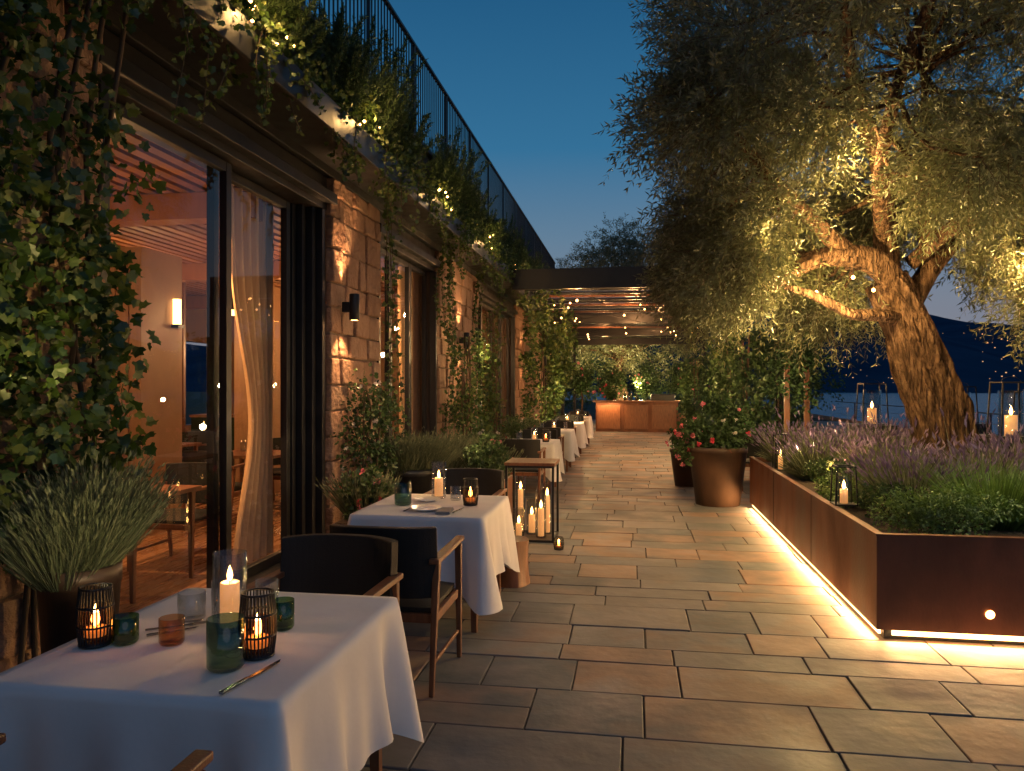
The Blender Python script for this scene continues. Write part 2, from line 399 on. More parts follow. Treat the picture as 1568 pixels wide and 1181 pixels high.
g.box((-2.98,-2.5,4.705),(-2.70,27,4.76),m_black)
g.obj('roof_eave',bevel=.006,parent=B)
g=MB()
for yy in np.arange(-2.4,27,.105): g.beam((-2.8,yy,4.76),(-2.8,yy,5.98),.014,.014,m_black)
for yy in np.arange(-2.4,27,1.68): g.beam((-2.8,yy,4.76),(-2.8,yy,6.0),.035,.035,m_black)
g.beam((-2.8,-2.5,6.0),(-2.8,27,6.0),.05,.03,m_black);g.beam((-2.8,-2.5,4.86),(-2.8,27,4.86),.03,.02,m_black)
g.obj('balcony_railing',parent=B)
g=MB();gg=MB()
def frame(x,y0,y1,z0,z1,t=.07,d=.07):
    g.box((x-d/2,y0,z0),(x+d/2,y0+t,z1),m_black);g.box((x-d/2,y1-t,z0),(x+d/2,y1,z1),m_black)
    g.box((x-d/2+.002,y0+t,z1-t),(x+d/2-.002,y1-t,z1),m_black);g.box((x-d/2+.002,y0+t,z0),(x+d/2-.002,y1-t,z0+t*1.1),m_black)
    gg.addk([(x,y0+t-.005,z0+t-.005),(x,y1-t+.005,z0+t-.005),(x,y1-t+.005,z1-t+.005),(x,y0+t-.005,z1-t+.005)],[(0,1,2,3)],m_win)
frame(-3.06,3.74,5.32,.02,3.29,.075,.06)
frame(-3.15,5.22,6.50,.02,3.29,.075,.06)
for i,(xx,yy) in enumerate([(-3.15,6.52),(-3.09,6.6),(-3.03,6.69),(-2.97,6.78)]):
    g.box((xx-.05,yy,.01),(xx+.04,yy+.07,3.29),m_black)
g.box((-3.04,3.725,.0),(-2.90,3.8,3.29),m_black)
g.box((-3.22,3.73,.0),(-2.93,6.88,.02),m_black)
for a,b in opens[1:]:
    n=3 if b-a<4 else 4
    for k in range(n): frame(-3.08,a+.03+(b-a-.06)*k/n+.003,a+.03+(b-a-.06)*(k+1)/n-.003,.02,3.29,.06,.06)
    g.box((-3.0,a+.004,0),(-2.9,a+.07,3.29),m_black);g.box((-3.0,b-.07,0),(-2.9,b-.004,3.29),m_black)
g.obj('door_frames',bevel=.004,parent=B);gg.obj('window_glass',parent=B)
g=MB()
for xx in np.arange(-9,-3.2,.16): 
    yy=2.4
    while yy<18.6:
        l=R(1.2,2.4);g.box((xx+.002,yy,-.01),(xx+.158,min(yy+l,18.6)-.003,.018),m_floorw,rnd=R(0,1));yy+=l
for xx in np.arange(-9,-3.3,.16):g.box((xx,2.4,3.34),(xx+.10,18.6,3.42),m_ceilw,rnd=R(0,1))
g.box((-9.1,2.3,3.45),(-3.32,18.7,3.6),m_black,rnd=.1)
for yy in (6.2,9.8,13.4): g.box((-9,yy,3.1),(-3.35,yy+.22,3.335),m_ceilw,rnd=.6)
g.box((-9.1,2.2,0),(-3.3,2.38,3.45),m_woodd);g.box((-9.1,18.62,0),(-3.3,18.75,3.45),m_woodd)
g.box((-9.1,2.4,0),(-8.9,12.2,3.44),m_woodd,rnd=.2);g.box((-9.1,15.4,0),(-8.9,18.6,3.44),m_woodd,rnd=.3)
g.box((-9.1,12.2,0),(-8.9,15.4,.8),m_woodd);g.box((-9.1,12.2,2.5),(-8.9,15.4,3.44),m_woodd)
g.box((-8.95,13.75,.8),(-8.88,13.83,2.5),m_black)
g.box((-5.5,7.1,0),(-5.05,7.8,3.05),m_woodi,rnd=.9)
for k in range(3): g.box((-5.48+k*.15,7.084,.05),(-5.35+k*.15,7.099,3.0),m_woodi,rnd=R(.6,1))
g.box((-5.6,9.9,0),(-5.2,10.5,3.05),m_woodi,rnd=.8)
g.box((-8.8,5.0,3.05),(-5.06,5.3,3.2),m_ceilw)
g.box((-5.046,7.62,2.28),(-4.98,7.68,2.56),m_bulbs);g.box((-5.046,7.59,2.24),(-4.96,7.71,2.275),m_black)
for k in range(22): g.box((-7.3+.01*k,8.2+k*.13,0),(-7.26+.01*k,8.26+k*.13,3.3),m_wood)
g.box((-6.9,10.9,0),(-5.7,11.3,1.1),m_liquid);g.box((-6.92,10.88,1.1),(-5.68,11.32,1.14),m_woodi)
g.box((-8.4,4.2,0),(-7.6,6.9,.42),m_leather);g.box((-8.6,4.2,.42),(-8.3,6.9,.85),m_leather)
for z in (.5,.95,1.4,1.85,2.3,2.75): g.box((-8.88,4,z),(-8.5,11.6,z+.03),m_woodi)
for yy in np.arange(4,11.7,1.08): g.box((-8.879,yy,.02),(-8.501,yy+.03,3.0),m_woodi)
for z in (.53,.98,1.43,1.88,2.33):
    for yy in np.arange(4.1,11.5,.17):
        if R(0,1)<.7:
            hh=R(.12,.32);r=R(.03,.05);g.lathe([(0,0),(r,0),(r,hh*.65),(r*.4,hh*.8),(r*.4,hh),(0,hh)],(-8.65,yy,z),m_terra if R(0,1)<.4 else (m_wax if R(0,1)<.25 else m_liquid),8)
for z in (1.36,1.81,2.26,2.71):
    for yy in (5.1,7.2,9.4): g.box((-8.88,yy,z),(-8.84,yy+.9,z+.015),m_bulbs)
g.obj('dining_room',parent=B)
WC=(1,.52,.21)
for yy in (4.6,8.6,12.2,16): point(B,(-6.1,yy,2.2),75,WC,.12)
for yy in (6,9.5): point(B,(-8.2,yy,2.5),18,WC,.1)
spot(B,(-4.3,6.3,3.2),(-5.2,7.3,1.9),260,50,(1,.58,.28));spot(B,(-3.75,5.5,3.25),(-3.40,6.4,1.3),420,75,(1,.50,.2))
point(B,(-4.2,5.6,2.2),26,WC,.08);point(B,(-4.0,9.6,2.4),100,WC,.08);point(B,(-4.0,15.6,2.4),100,WC,.08)
def curtain(y0,y1,x,z0,z1,gather=.55):
    g=MB();nu,nv=70,26;V=[]
    for j in range(nv):
        t=j/(nv-1);z=z1+(z0-z1)*t
        k=1-gather*math.exp(-((t-.62)/.28)**2)*.9
        for i in range(nu):
            s=i/(nu-1);yy=y1-(y1-y0)*(1-s)*k
            V.append((x+.045*math.sin(s*34+.6*math.sin(t*3))*(.6+.4*k),yy,z))
    f=[(j*nu+i,j*nu+i+1,(j+1)*nu+i+1,(j+1)*nu+i) for j in range(nv-1) for i in range(nu-1)]
    g.addk(V,f,m_curt,True);return g.obj('curtain')
curtain(5.85,6.62,-3.38,.03,3.3);curtain(8.35,8.8,-3.3,.03,3.3,.2);curtain(10.3,10.85,-3.3,.03,3.3,.2)
for p in [(-4.6,5.2,2.35),(-6.2,6.4,2.3),(-5.0,9.2,2.3),(-6.6,11,2.3),(-4.2,7.4,2.4)]:
    g=MB();g.lathe([(.02,.18),(.07,.16),(.085,0),(.07,.0),(.0,.03)],(0,0,0),m_black,16);g.lathe([(.05,.02),(.05,-.05),(0,-.06)],(0,0,0),m_bulbs,12)
    g.tube([(0,0,.17),(0,0,3.34-p[2])],.004,m_black,5);g.obj('pendant_lamp',loc=p)

# ------------------------------------------------------------------ sconces
def sconce(y,z=2.38,wt=60):
    g=MB();g.lathe([(0,-.13),(.045,-.13),(.05,-.125),(.05,.125),(.045,.13),(.036,.13),(.036,.10),(0,.10)],(0,0,0),m_black,20)
    g.lathe([(.034,-.131),(.0,-.133)],(0,0,0),m_bulb,12);g.lathe([(.034,.11),(.0,.112)],(0,0,0),m_bulb,12)
    g.box((-.12,-.03,-.05),(-.045,.03,.05),m_black)
    o=g.obj('wall_sconce',loc=(FX+.16,y,z),bevel=.003)
    spot(o,(0,0,.15),(-.12,0,1.0),wt,80,blend=.7,r=.01,c=(1,.52,.22));spot(o,(0,0,-.15),(-.12,0,-1.0),wt,80,blend=.7,r=.01,c=(1,.52,.22))
sconce(7.12,wt=70);sconce(12.2,2.35,60);sconce(19.2,2.35,30)

# ------------------------------------------------------------------ pergola
g=MB()
g.box((-2.38,14.7,3.50),(2.75,14.82,3.90),m_black)
g.box((-2.38,14.82,3.5),(-2.28,30,3.7),m_black);g.box((2.65,14.82,3.5),(2.75,30,3.7),m_black);g.box((-2.38,30,3.5),(2.75,30.12,3.9),m_black)
for k,yy in enumerate(np.arange(15.4,30,.62)):
    g.beam((-2.28,yy,3.66),(2.65,yy,3.62),.10,.05,m_black if k%3 else m_wood)
    if k%2==0: g.addk([(-2.2,yy+.05,3.69),(2.6,yy+.05,3.65),(2.6,yy+.42,3.71),(-2.2,yy+.42,3.75)],[(0,1,2,3)],m_cloth)
for yy in (14.76,19.8,24.9,30.05):
    for xx in (2.7,): g.cbox((xx,yy,1.75),(.13,.11,3.5),m_black)
    if yy>18: g.cbox((-2.33,yy,1.75),(.1,.1,3.5),m_black)
    if yy>19: g.box((-2.28,yy-.05,3.22),(2.65,yy+.05,3.48),m_black)
P=g.obj('pergola',bevel=.004)
g=MB()
for yy in (15.1,16.0,17.4,19.4,23):
    xs=np.linspace(-2.2,2.6,15);ph0=R(0,6)
    pts=[(x,yy+.4*math.sin(x*2+yy),3.42-.2*abs(math.sin((x+2.2)*1.3+ph0))) for x in xs]
    g.tube(pts,.006,m_black,4)
    for p in pts[1:-1]:
        if R(0,1)<(.7 if p[0]>.8 else .38):
            for q in range(int(R(1,4))):
                s=R(.012,.030);g.lathe([(0,-s),(s*.8,-s*.5),(s,0),(s*.6,s*.8),(0,s*1.2)],(p[0]+R(-.2,.2),p[1]+R(-.3,.3),p[2]-R(-.05,.2)),m_bulb if s<.022 else m_bulbs,8)
o=g.obj('string_lights')
for p,wt in [((-1.2,16,3.15),80),((1.5,15.6,3.15),120),((0,19,3.1),150),((.8,22.5,3.1),120),((-1,26,3.1),130)]: point(o,p,wt,(1,.45,.16),.05)

# bar counter at the end of the walk
g=MB()
g.box((-1.3,26.2,0),(1.5,27,1.02),m_corten);g.box((-1.4,26.1,1.02),(1.6,27.1,1.08),m_wood)
for xx in (-1.3,-.36,.57): g.box((xx+.05,26.17,.1),(xx+.85,26.2,.92),m_wood)
g.box((.6,26.3,1.08),(1.4,26.9,1.3),m_black);clumpy(g,(-.9,26.6,1.35),(.3,.3,.3),8,120,.09,.6,OVAL,m_shrub);blooms(g,(-.9,26.6,1.35),(.35,.35,.3),10,.07,m_red)
for xx in (-.3,-.1,.1): g.lathe([(0,0),(.05,0),(.05,.2),(.02,.27),(.02,.34),(0,.34)],(xx,26.6,1.08),m_liquid,10)
o=g.obj('bar_counter',bevel=.008);area(o,(-.85,25.95,.98),(0,.3,-1),16,.8,.04);point(o,(.3,26.4,1.6),20)
for (x,y) in ((-1.75,25.6),(1.95,25.2),(1.8,27.5),(-.9,28.5),(.5,29.3)):
    g=MB();g.lathe([(0,0),(.22,0),(.32,.6),(.29,.6),(.27,.55),(0,.55)],(0,0,0),m_terra,20);g.tube([(0,0,.5),(.03,0,1.1),(0,0,1.5)],.03,m_bark,8)
    clumpy(g,(0,0,1.75),(.5,.5,.6),16,130,.11,.5,OVAL,m_shrub,sub=.45);blooms(g,(0,0,1.75),(.55,.55,.6),8,.07,m_pink)
    o=g.obj('potted_citrus',loc=(x,y,0));point(o,(-.2*np.sign(x),-1.0,1.2),30,(1,.68,.3),.05)

# ------------------------------------------------------------------ corten planter
g=MB()
X0,X1,Y0,Y1=1.5,6.6,5.0,10.2
zt=.66;zb=.075
g.box((X0,Y0,zb),(X0+.03,Y1,zt),m_corten);g.box((X0+.03,Y0,zb),(X1,Y0+.03,zt),m_corten)
g.box((X0+.03,Y1-.03,zb),(X1,Y1,zt),m_corten);g.box((X1,Y0,zb),(X1+.03,Y1,zt),m_corten)
g.box((X0-.004,Y0-.004,zt),(X0+.05,Y1+.004,zt+.012),m_corten);g.box((X0+.05,Y0-.004,zt),(X1+.034,Y0+.05,zt+.012),m_corten)
g.box((X0+.03,Y0+.03,zb+.003),(X1,Y1-.03,.60),m_soil)
g.box((X0+.06,Y0+.06,0),(X1-.05,Y1-.06,zb+.002),m_black)
for yy in (6.75,8.5): g.box((X0-.003,yy,zb+.004),(X0,yy+.008,zt-.001),m_black)
g.box((3.4,Y0-.003,zb+.004),(3.408,Y0,zt-.001),m_black)
g.box((X0+.025,Y0+.05,.035),(X0+.04,Y1-.05,.062),m_led);g.box((X0+.1,Y0+.025,.035),(X1-.1,Y0+.04,.062),m_led)
th=np.linspace(0,2*np.pi,20,endpoint=False)
g.addk([(2.15+.026*math.cos(t),Y0-.006,.20+.026*math.sin(t)) for t in th],[tuple(range(20))],m_bulb)
PL=g.obj('corten_planter')
area(PL,(X0+.018,(Y0+Y1)/2,.055),(-1,0,-.25),95,Y1-Y0-.1,.03)
area(PL,((X0+X1)/2,Y0+.018,.055),(0,-1,-.25),90,X1-X0-.1,.03)
spot(PL,(2.15,Y0-.03,.2),(2.15,Y0-1,-.5),6,130)
point(PL,(2.9,5.0,1.65),34,(1,.80,.44),.08);point(PL,(1.75,7.7,1.7),22,(1,.72,.4),.08)  # added fill points without fixtures, brighten the planting

def lavender(c,rad,H,n,fp=.45,name='lavender_bush',mat=None,w=.007):
    g=MB();tuft(g,(0,0,0),rad,H,n,mat or m_lav,w=w,spread=.75,bend=.10,flower=m_lavf if fp>0 else None,fp=fp,fl=.07)
    tuft(g,(0,0,0),rad*1.1,H*.6,int(n*.7),mat or m_lav,w=w*1.4,spread=1.2,bend=.2)
    return g.obj(name,loc=c)
for x,y,r,H in [(2.15,6.3,.42,.45),(2.7,6.6,.5,.48),(2.3,7.4,.45,.48),(1.95,8.4,.4,.5),(2.4,9.0,.5,.55),(1.95,9.6,.4,.5),(3.3,7.2,.5,.5),(3.9,6.1,.5,.5),(4.4,6.6,.5,.5),(2.9,8.9,.5,.55),(3.9,7.9,.5,.55),(3.1,9.8,.5,.6),(4.6,7.4,.5,.6)]:
    lavender((x,y,.59),r,H*R(.9,1.15),850,fp=R(.25,.5))
for x,y,r,H in [(2.55,5.85,.42,.50),(3.05,5.75,.42,.48),(3.45,6.2,.4,.5),(3.6,5.55,.4,.46)]:
    lavender((x,y,.59),r,H,1500,fp=0,name='ornamental_grass',mat=m_grass,w=.006)
def shrub(name,c,r,n,L,mat,bl=None,k=10,W=.6,tpl=OVAL,nb=10):
    g=MB();clumpy(g,(0,0,r[2]),r,k,n//k,L,W,tpl,mat,sub=.5,frac=.35)
    for i in range(10):
        p,_=sph(1,r,.4);g.tube([(0,0,-.05),tuple(p[0]*.5+np.array([0,0,r[2]*.6])),tuple(p[0]*.9+np.array([0,0,r[2]]))],[.012,.008,.004],m_stem,5)
    if bl is not None: blooms(g,(0,0,r[2]),(r[0]*1.05,r[1]*1.05,r[2]*1.05),nb,.035,bl)
    return g.obj(name,loc=c)
shrub('boxwood_shrub',(2.1,5.45,.6),(.40,.28,.16),5600,.026,m_grass,k=18)
shrub('boxwood_shrub',(1.82,7.2,.6),(.22,.4,.17),2800,.032,m_shrub,k=14)
shrub('boxwood_shrub',(1.82,6.7,.6),(.2,.3,.15),2600,.03,m_grass,k=14)
shrub('boxwood_shrub',(1.9,5.95,.6),(.2,.22,.12),2000,.03,m_shrub,k=12)
g=MB()
for i in range(60):
    x,y=R(1.8,4.5),R(5.6,9.8);tuft(g,(x,y,.6),.12,R(.6,.8),7,m_lav,w=.005,spread=.5,bend=.15,flower=m_lavf,fp=.8,fl=.08)
g.obj('tall_seed_heads')

# ------------------------------------------------------------------ olive tree
def bez(p,n):
    p=np.array(p,float);t=np.linspace(0,len(p)-1,n);o=[]
    for q in t:
        i=min(int(q),len(p)-2);u=q-i
        a=p[max(i-1,0)];b=p[i];c=p[i+1];d=p[min(i+2,len(p)-1)]
        o.append(.5*((2*b)+(-a+c)*u+(2*a-5*b+4*c-d)*u*u+(-a+3*b-3*c+d)*u**3))
    return np.array(o)
def twigs(g,S,D,Ln,K=8,L=.075,mat=m_olive,stem=True,W=.26):
    T=len(S)
    if T==0:return
    D=nrm(D);dr=rng.uniform(.1,.7,T)[:,None]
    t=np.linspace(.12,1,K)
    ctr=S[:,None,:]+D[:,None,:]*(Ln[:,None]*t)[...,None]
    ctr[:,:,2]-=dr*Ln[:,None]*t**2*.5
    tan=np.repeat(D[:,None,:],K,1).copy();tan[:,:,2]-=dr*t;tan=nrm(tan)
    sd=nrm(np.cross(D,rng.normal(size=(T,3))))
    base=rng.uniform(0,1,T)
    for sg in(1,-1):
        alt=np.cross(tan,sd[:,None,:]);k=(np.arange(K)%2)[None,:,None]
        s=np.where(k==0,sd[:,None,:],alt)
        d=tan*.8+sg*s*.75+rng.normal(size=tan.shape)*.15
        rn=np.clip(np.repeat(base[:,None],K,1)*.6+rng.uniform(0,.4,(T,K)),0,1)
        g.leaves(ctr.reshape(-1,3),d.reshape(-1,3),rng.uniform(.7,1.2,T*K)*L,W,NAR,mat,rnd=rn.ravel(),fold=.15)
    if stem:
        e=ctr[:,-1];a=sd*.003
        V=np.stack([S-a,S+a,ctr[:,K//2]+a*.7,ctr[:,K//2]-a*.7,e+a*.3,e-a*.3],1).reshape(-1,3);b=(np.arange(T)*6)[:,None]
        g.addk(V,np.concatenate([b+np.array([[0,1,2,3]]),b+np.array([[3,2,4,5]])]),m_stem)
g=MB()
ph=rng.uniform(0,6.28,6)
def barkfn(v,th):
    tw=th+1.1*v
    r=1+.09*np.sin(3*tw+1.2*v+ph[0])+.06*np.sin(5*tw-3*v+ph[1])-.09*np.abs(np.sin(6*tw+2*np.sin(5*v)+ph[2]))+.035*np.sin(17*tw+3*np.sin(7*v))+.03*np.sin(29*tw+4*np.sin(11*v+ph[4]))+.03*np.sin(14*v+2*th)
    r=r+.14*np.exp(-((v-.42)/.05)**2-((np.mod(th-ph[5]+3.14,6.283)-3.14)/.35)**2)-.12*np.exp(-((v-.62)/.06)**2-((np.mod(th-ph[4]+3.14,6.283)-3.14)/.3)**2)
    return r*(1+.36*np.exp(-v*8)*(1+.5*np.sin(4*th+ph[3])))
tr=bez([(3.34,8.62,.45),(3.27,8.6,.9),(3.20,8.6,1.3),(3.03,8.58,1.8),(2.84,8.5,2.3),(2.64,8.45,2.72)],80)
g.tube(tr,np.linspace(.335,.21,80),m_bark,144,rfn=barkfn)
bf2=lambda v,th:1+.10*np.sin(3*th+7*v)+.06*np.sin(7*th-9*v)+.04*np.sin(13*th+14*v)
limbs=[([(2.80,8.47,2.42),(2.6,8.35,2.76),(2.28,8.2,2.93),(1.85,8.05,2.90),(1.5,7.9,2.68),(1.2,7.8,2.5)],.16,.045),
 ([(2.2,8.2,2.93),(1.9,8.0,3.15),(1.5,7.8,3.5),(1.0,7.6,4.0),(.6,7.5,4.3)],.10,.03),
 ([(2.68,8.45,2.55),(2.6,8.4,3.1),(2.5,8.2,3.8),(2.2,8.0,4.6),(2.0,7.8,5.6)],.14,.04),
 ([(2.85,8.5,2.4),(3.1,8.55,2.85),(3.35,8.5,3.2),(3.7,8.2,3.8),(4.2,7.8,4.6),(4.6,7.4,5.4)],.12,.035),
 ([(3.1,8.55,2.85),(3.1,8.7,3.5),(3.3,9.2,4.4),(3.4,9.6,5.4)],.10,.03),
 ([(3.35,8.5,3.2),(4.0,8.4,3.4),(4.8,8.1,3.5),(5.5,7.8,3.4)],.08,.025),
 ([(2.6,8.4,3.1),(2.3,7.6,3.5),(2.2,6.8,4.1),(2.3,6.2,4.7)],.08,.03),
 ([(2.9,8.5,2.9),(3.4,7.5,3.5),(3.8,6.7,4.2),(4.0,6.1,4.8)],.08,.03),
 ([(2.78,8.45,2.3),(2.5,8.2,2.32),(2.15,8.0,2.32),(1.8,7.95,2.5),(1.5,7.9,2.6)],.07,.03)]
ends=[]
for p,r0,r1 in limbs:
    q=bez(p,22);g.tube(q,np.linspace(r0,r1,22),m_bark,24,rfn=bf2);ends.append(q)
allp=np.concatenate([q[9:] for q in ends])
C=np.array([3.3,8.0,4.9]);RR=np.array([3.3,2.8,2.6])
cl=[];tries=0
while len(cl)<215:
    d=nrm(rng.normal(size=3));u=R(.25,1)**.45
    wob=1+.10*math.sin(5*d[0]+3*d[2])+.08*math.sin(9*d[2]+4*d[0])
    p=C+d*RR*u*wob
    if abs(p[0]-2.9)<.8 and p[2]<3.3: continue
    if p[2]<2.8: continue
    lim=.045+ (.035 if p[2]>5.2 else 0)+.03*math.sin(p[2]*3.1)
    if p[0]/p[1]<lim: continue
    cl.append(p)
for i in range(26): cl.append(np.array([R(.6,1.35),R(7.2,8.8),R(2.6,3.5)]))
for i in range(14): cl.append(np.array([R(1.4,2.6),R(8.8,9.8),R(2.5,3.3)]))
for i in range(28): cl.append(np.array([R(3.8,5.9),R(6.6,8.8),R(2.3,3.4)]))
for p in cl:
    q=allp[np.argmin(np.linalg.norm(allp-p,axis=1))]
    mid=(p+q)/2+rng.normal(size=3)*.12
    g.tube(bez([q,mid,p],6),np.linspace(.028,.008,6),m_bark,6)
for p in cl:
    rr=R(.42,.70); n=int(108*(rr/.55)**2)
    o,d=sph(n,(rr*.8,rr*.8,rr*.65),.5)
    out=nrm((p-C)/RR)
    D=d*.8+out*.6+rng.normal(size=(n,3))*.4
    S=p+o
    bad=(S[:,0]>1.35)&(S[:,0]<3.5)&(S[:,1]<8.45)&(S[:,2]<3.12)
    S=S[~bad];D=D[~bad]
    twigs(g,S,D,rng.uniform(.2,.40,len(S)),K=7,L=.075)
OT=g.obj('olive_tree')
point(OT,(1.95,7.5,2.5),260,(1,.62,.20),.05);point(OT,(3.75,7.9,2.75),80,(1,.60,.22),.05)
point(OT,(1.2,7.3,3.0),60,(1,.62,.2),.08);point(OT,(2.0,7.3,3.7),90,(1,.62,.22),.1);point(OT,(3.6,6.9,3.9),60,(1,.62,.24),.1)  # added fill points inside the crown, no fixtures, to brighten the leaves
spot(OT,(1.7,7.0,.85),(3.0,8.6,1.9),70,50,(1,.44,.16),.04)
spot(OT,(4.5,6.3,.8),(4.2,7.6,4.4),380,110,(1,.62,.27),.05)
spot(OT,(1.62,7.85,.72),(1.9,7.8,4.6),420,85,(1,.64,.27),.05)
g=MB()
for i in range(4):
    p=(R(1.55,2.6),R(7.9,8.1),R(2.45,2.75));s=R(.012,.02)
    g.tube([(p[0],p[1],p[2]+s),(p[0]+.02,p[1]+.05,2.95)],.002,m_black,4)
    g.lathe([(0,-s),(s*.8,-s*.5),(s,0),(s*.6,s*.8),(0,s*1.2)],p,m_bulb,8)
g.obj('fairy_lights')

g=MB();g.tube(bez([(0,0,0),(.1,0,1.2),(-.1,0,2.2),(.2,0,3.2)],16),np.linspace(.3,.15,16),m_bark,20,rfn=bf2)
for i in range(64):
    p,_=sph(1,(3.6,2,3.2),.5);p=p[0]+np.array([0,0,5.0])
    if p[2]<2.1:continue
    g.tube(bez([(0.1,0,2.6),tuple(p*.6+np.array([0,0,1.5])),tuple(p)],6),np.linspace(.05,.01,6),m_bark,5)
    o,d=sph(90,(.8,.8,.65),.5);twigs(g,p+o,d+rng.normal(size=(90,3))*.5,rng.uniform(.3,.6,90),K=5,L=.16)
o2=g.obj('olive_tree',loc=(-.6,33,0));spot(o2,(-.3,-3,.3),(0,0,2.8),3200,80,(1,.72,.3));point(o2,(.8,-3.5,1.6),300,(1,.68,.26),.1)
g=MB()
for i in range(80): cloud(g,(R(-7,9),R(34.5,38),R(.5,3.2)),(1,.7,.9),220,.16,.6,OVAL,m_shrub)
g.obj('hedge')

# ------------------------------------------------------------------ climbing vines
g=MB()
for i in range(165):
    c=(R(-2.85,-2.6),R(1.6,3.62),R(.9,4.2))
    cloud(g,c,(.14,.22,.22),34,.068,1.0,LOBE,m_vine,up=0,droop=-.5)
for i in range(14):
    y=R(1.8,3.6);g.tube(bez([(-2.86,y,0),(-2.82,y+R(-.2,.2),1.4),(-2.8,y+R(-.3,.3),2.8),(-2.6,y+R(-.2,.3),4.0)],10),.014,m_stem,6)
o=g.obj('climbing_vine');spot(o,(-1.9,2.7,1.2),(-2.75,2.95,2.0),46,42,(1,.74,.26),.03)
g=MB()
def strand(g,p,l,n,L=.06,mat=m_vine,tpl=LOBE,dx=.1):
    q=bez([p,(p[0]+R(-dx,dx)*.5,p[1]+R(-dx,dx),p[2]-l*.5),(p[0]+R(-dx,dx),p[1]+R(-dx,dx),p[2]-l)],n)
    g.tube(q,.004,m_stem,4,cap=False)
    d=rng.normal(size=(n*2,3));d[:,2]-=.5
    g.leaves(np.repeat(q,2,0)+rng.normal(size=(n*2,3))*.02,d,rng.uniform(.6,1.2,n*2)*L,1.0,tpl,mat,up=0)
dens=lambda y:.55+.45*math.sin(y*1.9+.5)
for i in range(240):
    y=2.2+(i/240)**1.3*20
    k=dens(y)
    c=(R(-2.66,-2.34),y+R(-.2,.2),3.92+R(-.22,.35)*k)
    cloud(g,c,(.16,.25,.20),int(85*k)+16,.045,1.0,LOBE,m_vine,up=0,droop=-.4)
for i in range(100):
    y=2.5+R(0,1)**1.2*17;strand(g,(R(-2.48,-2.34),y,3.95),R(.2,.85)*(.5+dens(y)*.6),20,L=.042)
for y in (8.1,10.9,11.3,13.5):
    for s in range(3): strand(g,(-2.8+R(0,.1),y+R(-.12,.12),3.7),R(1.6,3.2),50,L=.055,dx=.25)
o=g.obj('trailing_vine')
g=MB()
for i in range(44):
    x=R(-2.3,-1.5) if i%2 else R(1.6,2.6);y=R(14.9,24);strand(g,(x,y,3.5),R(.4,1.3),16,L=.09,dx=.15)
for i in range(26):
    x=R(-2.4,-1.7) if i%2 else R(2.0,2.7);cloud(g,(x,R(14.8,22),R(3.2,3.6)),(.3,.4,.2),60,.09,.9,LOBE,m_vine,up=0)
g.obj('pergola_vine')
g=MB()
for yc,k in ((4.35,6),(4.9,3),(6.5,3),(9.0,3),(9.4,2),(12.2,3),(15,2),(17.5,2)):
    for i in range(k):
        p=(-2.34+R(-.06,.06),yc+R(-.22,.22),3.96+R(-.1,.1));s=R(.008,.018)
        g.lathe([(0,-s),(s,0),(0,s)],p,m_bulb,8)
o=g.obj('fairy_lights')
for y,wt in ((4.5,12),(6.5,9),(9.2,14),(12.2,12),(16.5,12)): point(o,(-2.22,y,4.0),wt,(1,.56,.18),.03)
for y,s in ((6.2,1.15),(7.1,1.5),(8.0,1.1),(10.2,1.5),(11.3,1.35),(12.8,1.0),(15,1.5),(16.5,1.2),(19,1.4),(5.0,.9)):
    g=MB()
    for i in range(42):
        p,_=sph(1,(.18,.5,.38),.5);p=p[0]*s;p[2]=abs(p[2])*1.15
        d=np.array([p[0]*1.0+.08,p[1]*.7,.9*s])
        for q in range(3):
            n=150;t=rng.uniform(0,1,n);dd=nrm(d+rng.normal(size=3)*.3);b=p+dd[None]*(t*.38*s)[:,None]
            g.leaves(b,dd+rng.normal(size=(n,3))*.55,rng.uniform(.03,.06,n),.24,NAR,m_shrub)
    g.obj('rosemary_bush',loc=(-2.54,y,3.95))

# ------------------------------------------------------------------ climbers & shrubs by the wall
def climber(c,H,r,n,mat=m_vine,tpl=LOBE,L=.07,bl=None,nb=0,name='climbing_plant'):
    g=MB()
    for i in range(n): cloud(g,(R(-r,r),R(-r,r),R(.1,H)),(.16,.16,.22),46,L,.9,tpl,mat,up=0)
    for i in range(4): g.tube(bez([(R(-.1,.1),R(-.1,.1),0),(R(-.1,.1),R(-.1,.1),H*.5),(R(-.1,.1),R(-.1,.1),H)],8),.012,m_stem,5)
    if bl: blooms(g,(0,0,H*.55),(r*1.3,r*1.3,H*.5),nb,.04,bl)
    return g.obj(name,loc=c)
o=climber((-2.6,7.2,0),1.6,.2,38,m_shrub,OVAL,.05,m_white,30,'climbing_rose');point(o,(.6,-.5,1.2),8,(1,.66,.34),.03)
o=climber((-2.65,12.0,.2),2.2,.25,28,L=.055);point(o,(.5,-.3,1.9),28,(1,.68,.28),.04)
o=climber((-2.5,11.1,.2),1.6,.25,20,L=.055);point(o,(.45,-.5,.4),16,(1,.63,.26),.04)
o=climber((-2.2,18.2,0),3.2,.4,60,L=.08);point(o,(.7,-.9,1.4),90,(1,.70,.28),.04)
climber((-2.1,20.6,0),3.0,.35,46,L=.1)
climber((-2.65,14,0),3.0,.2,28,L=.065)
for (x,y,H) in ((2.3,16.2,2.9),(2.2,18.2,2.7),(2.5,20.4,3),(1.9,23.5,2.4),(2.6,14.2,2.6)):
    o=climber((x,y,0),H,.45,54,m_shrub,OVAL,.09)
    point(o,(-.8,-.7,1.6),30,(1,.64,.25),.05)
g=MB()
for dx in(-.13,.13): g.beam((dx,0,0),(dx,0,2.0),.07,.05,m_wood)
for i in range(60): 
    p,_=sph(1,(.42,.4,.7),.5);cloud(g,p[0]+np.array([0,0,2.0]),(.17,.17,.17),50,.07,.55,OVAL,m_shrub,up=0)
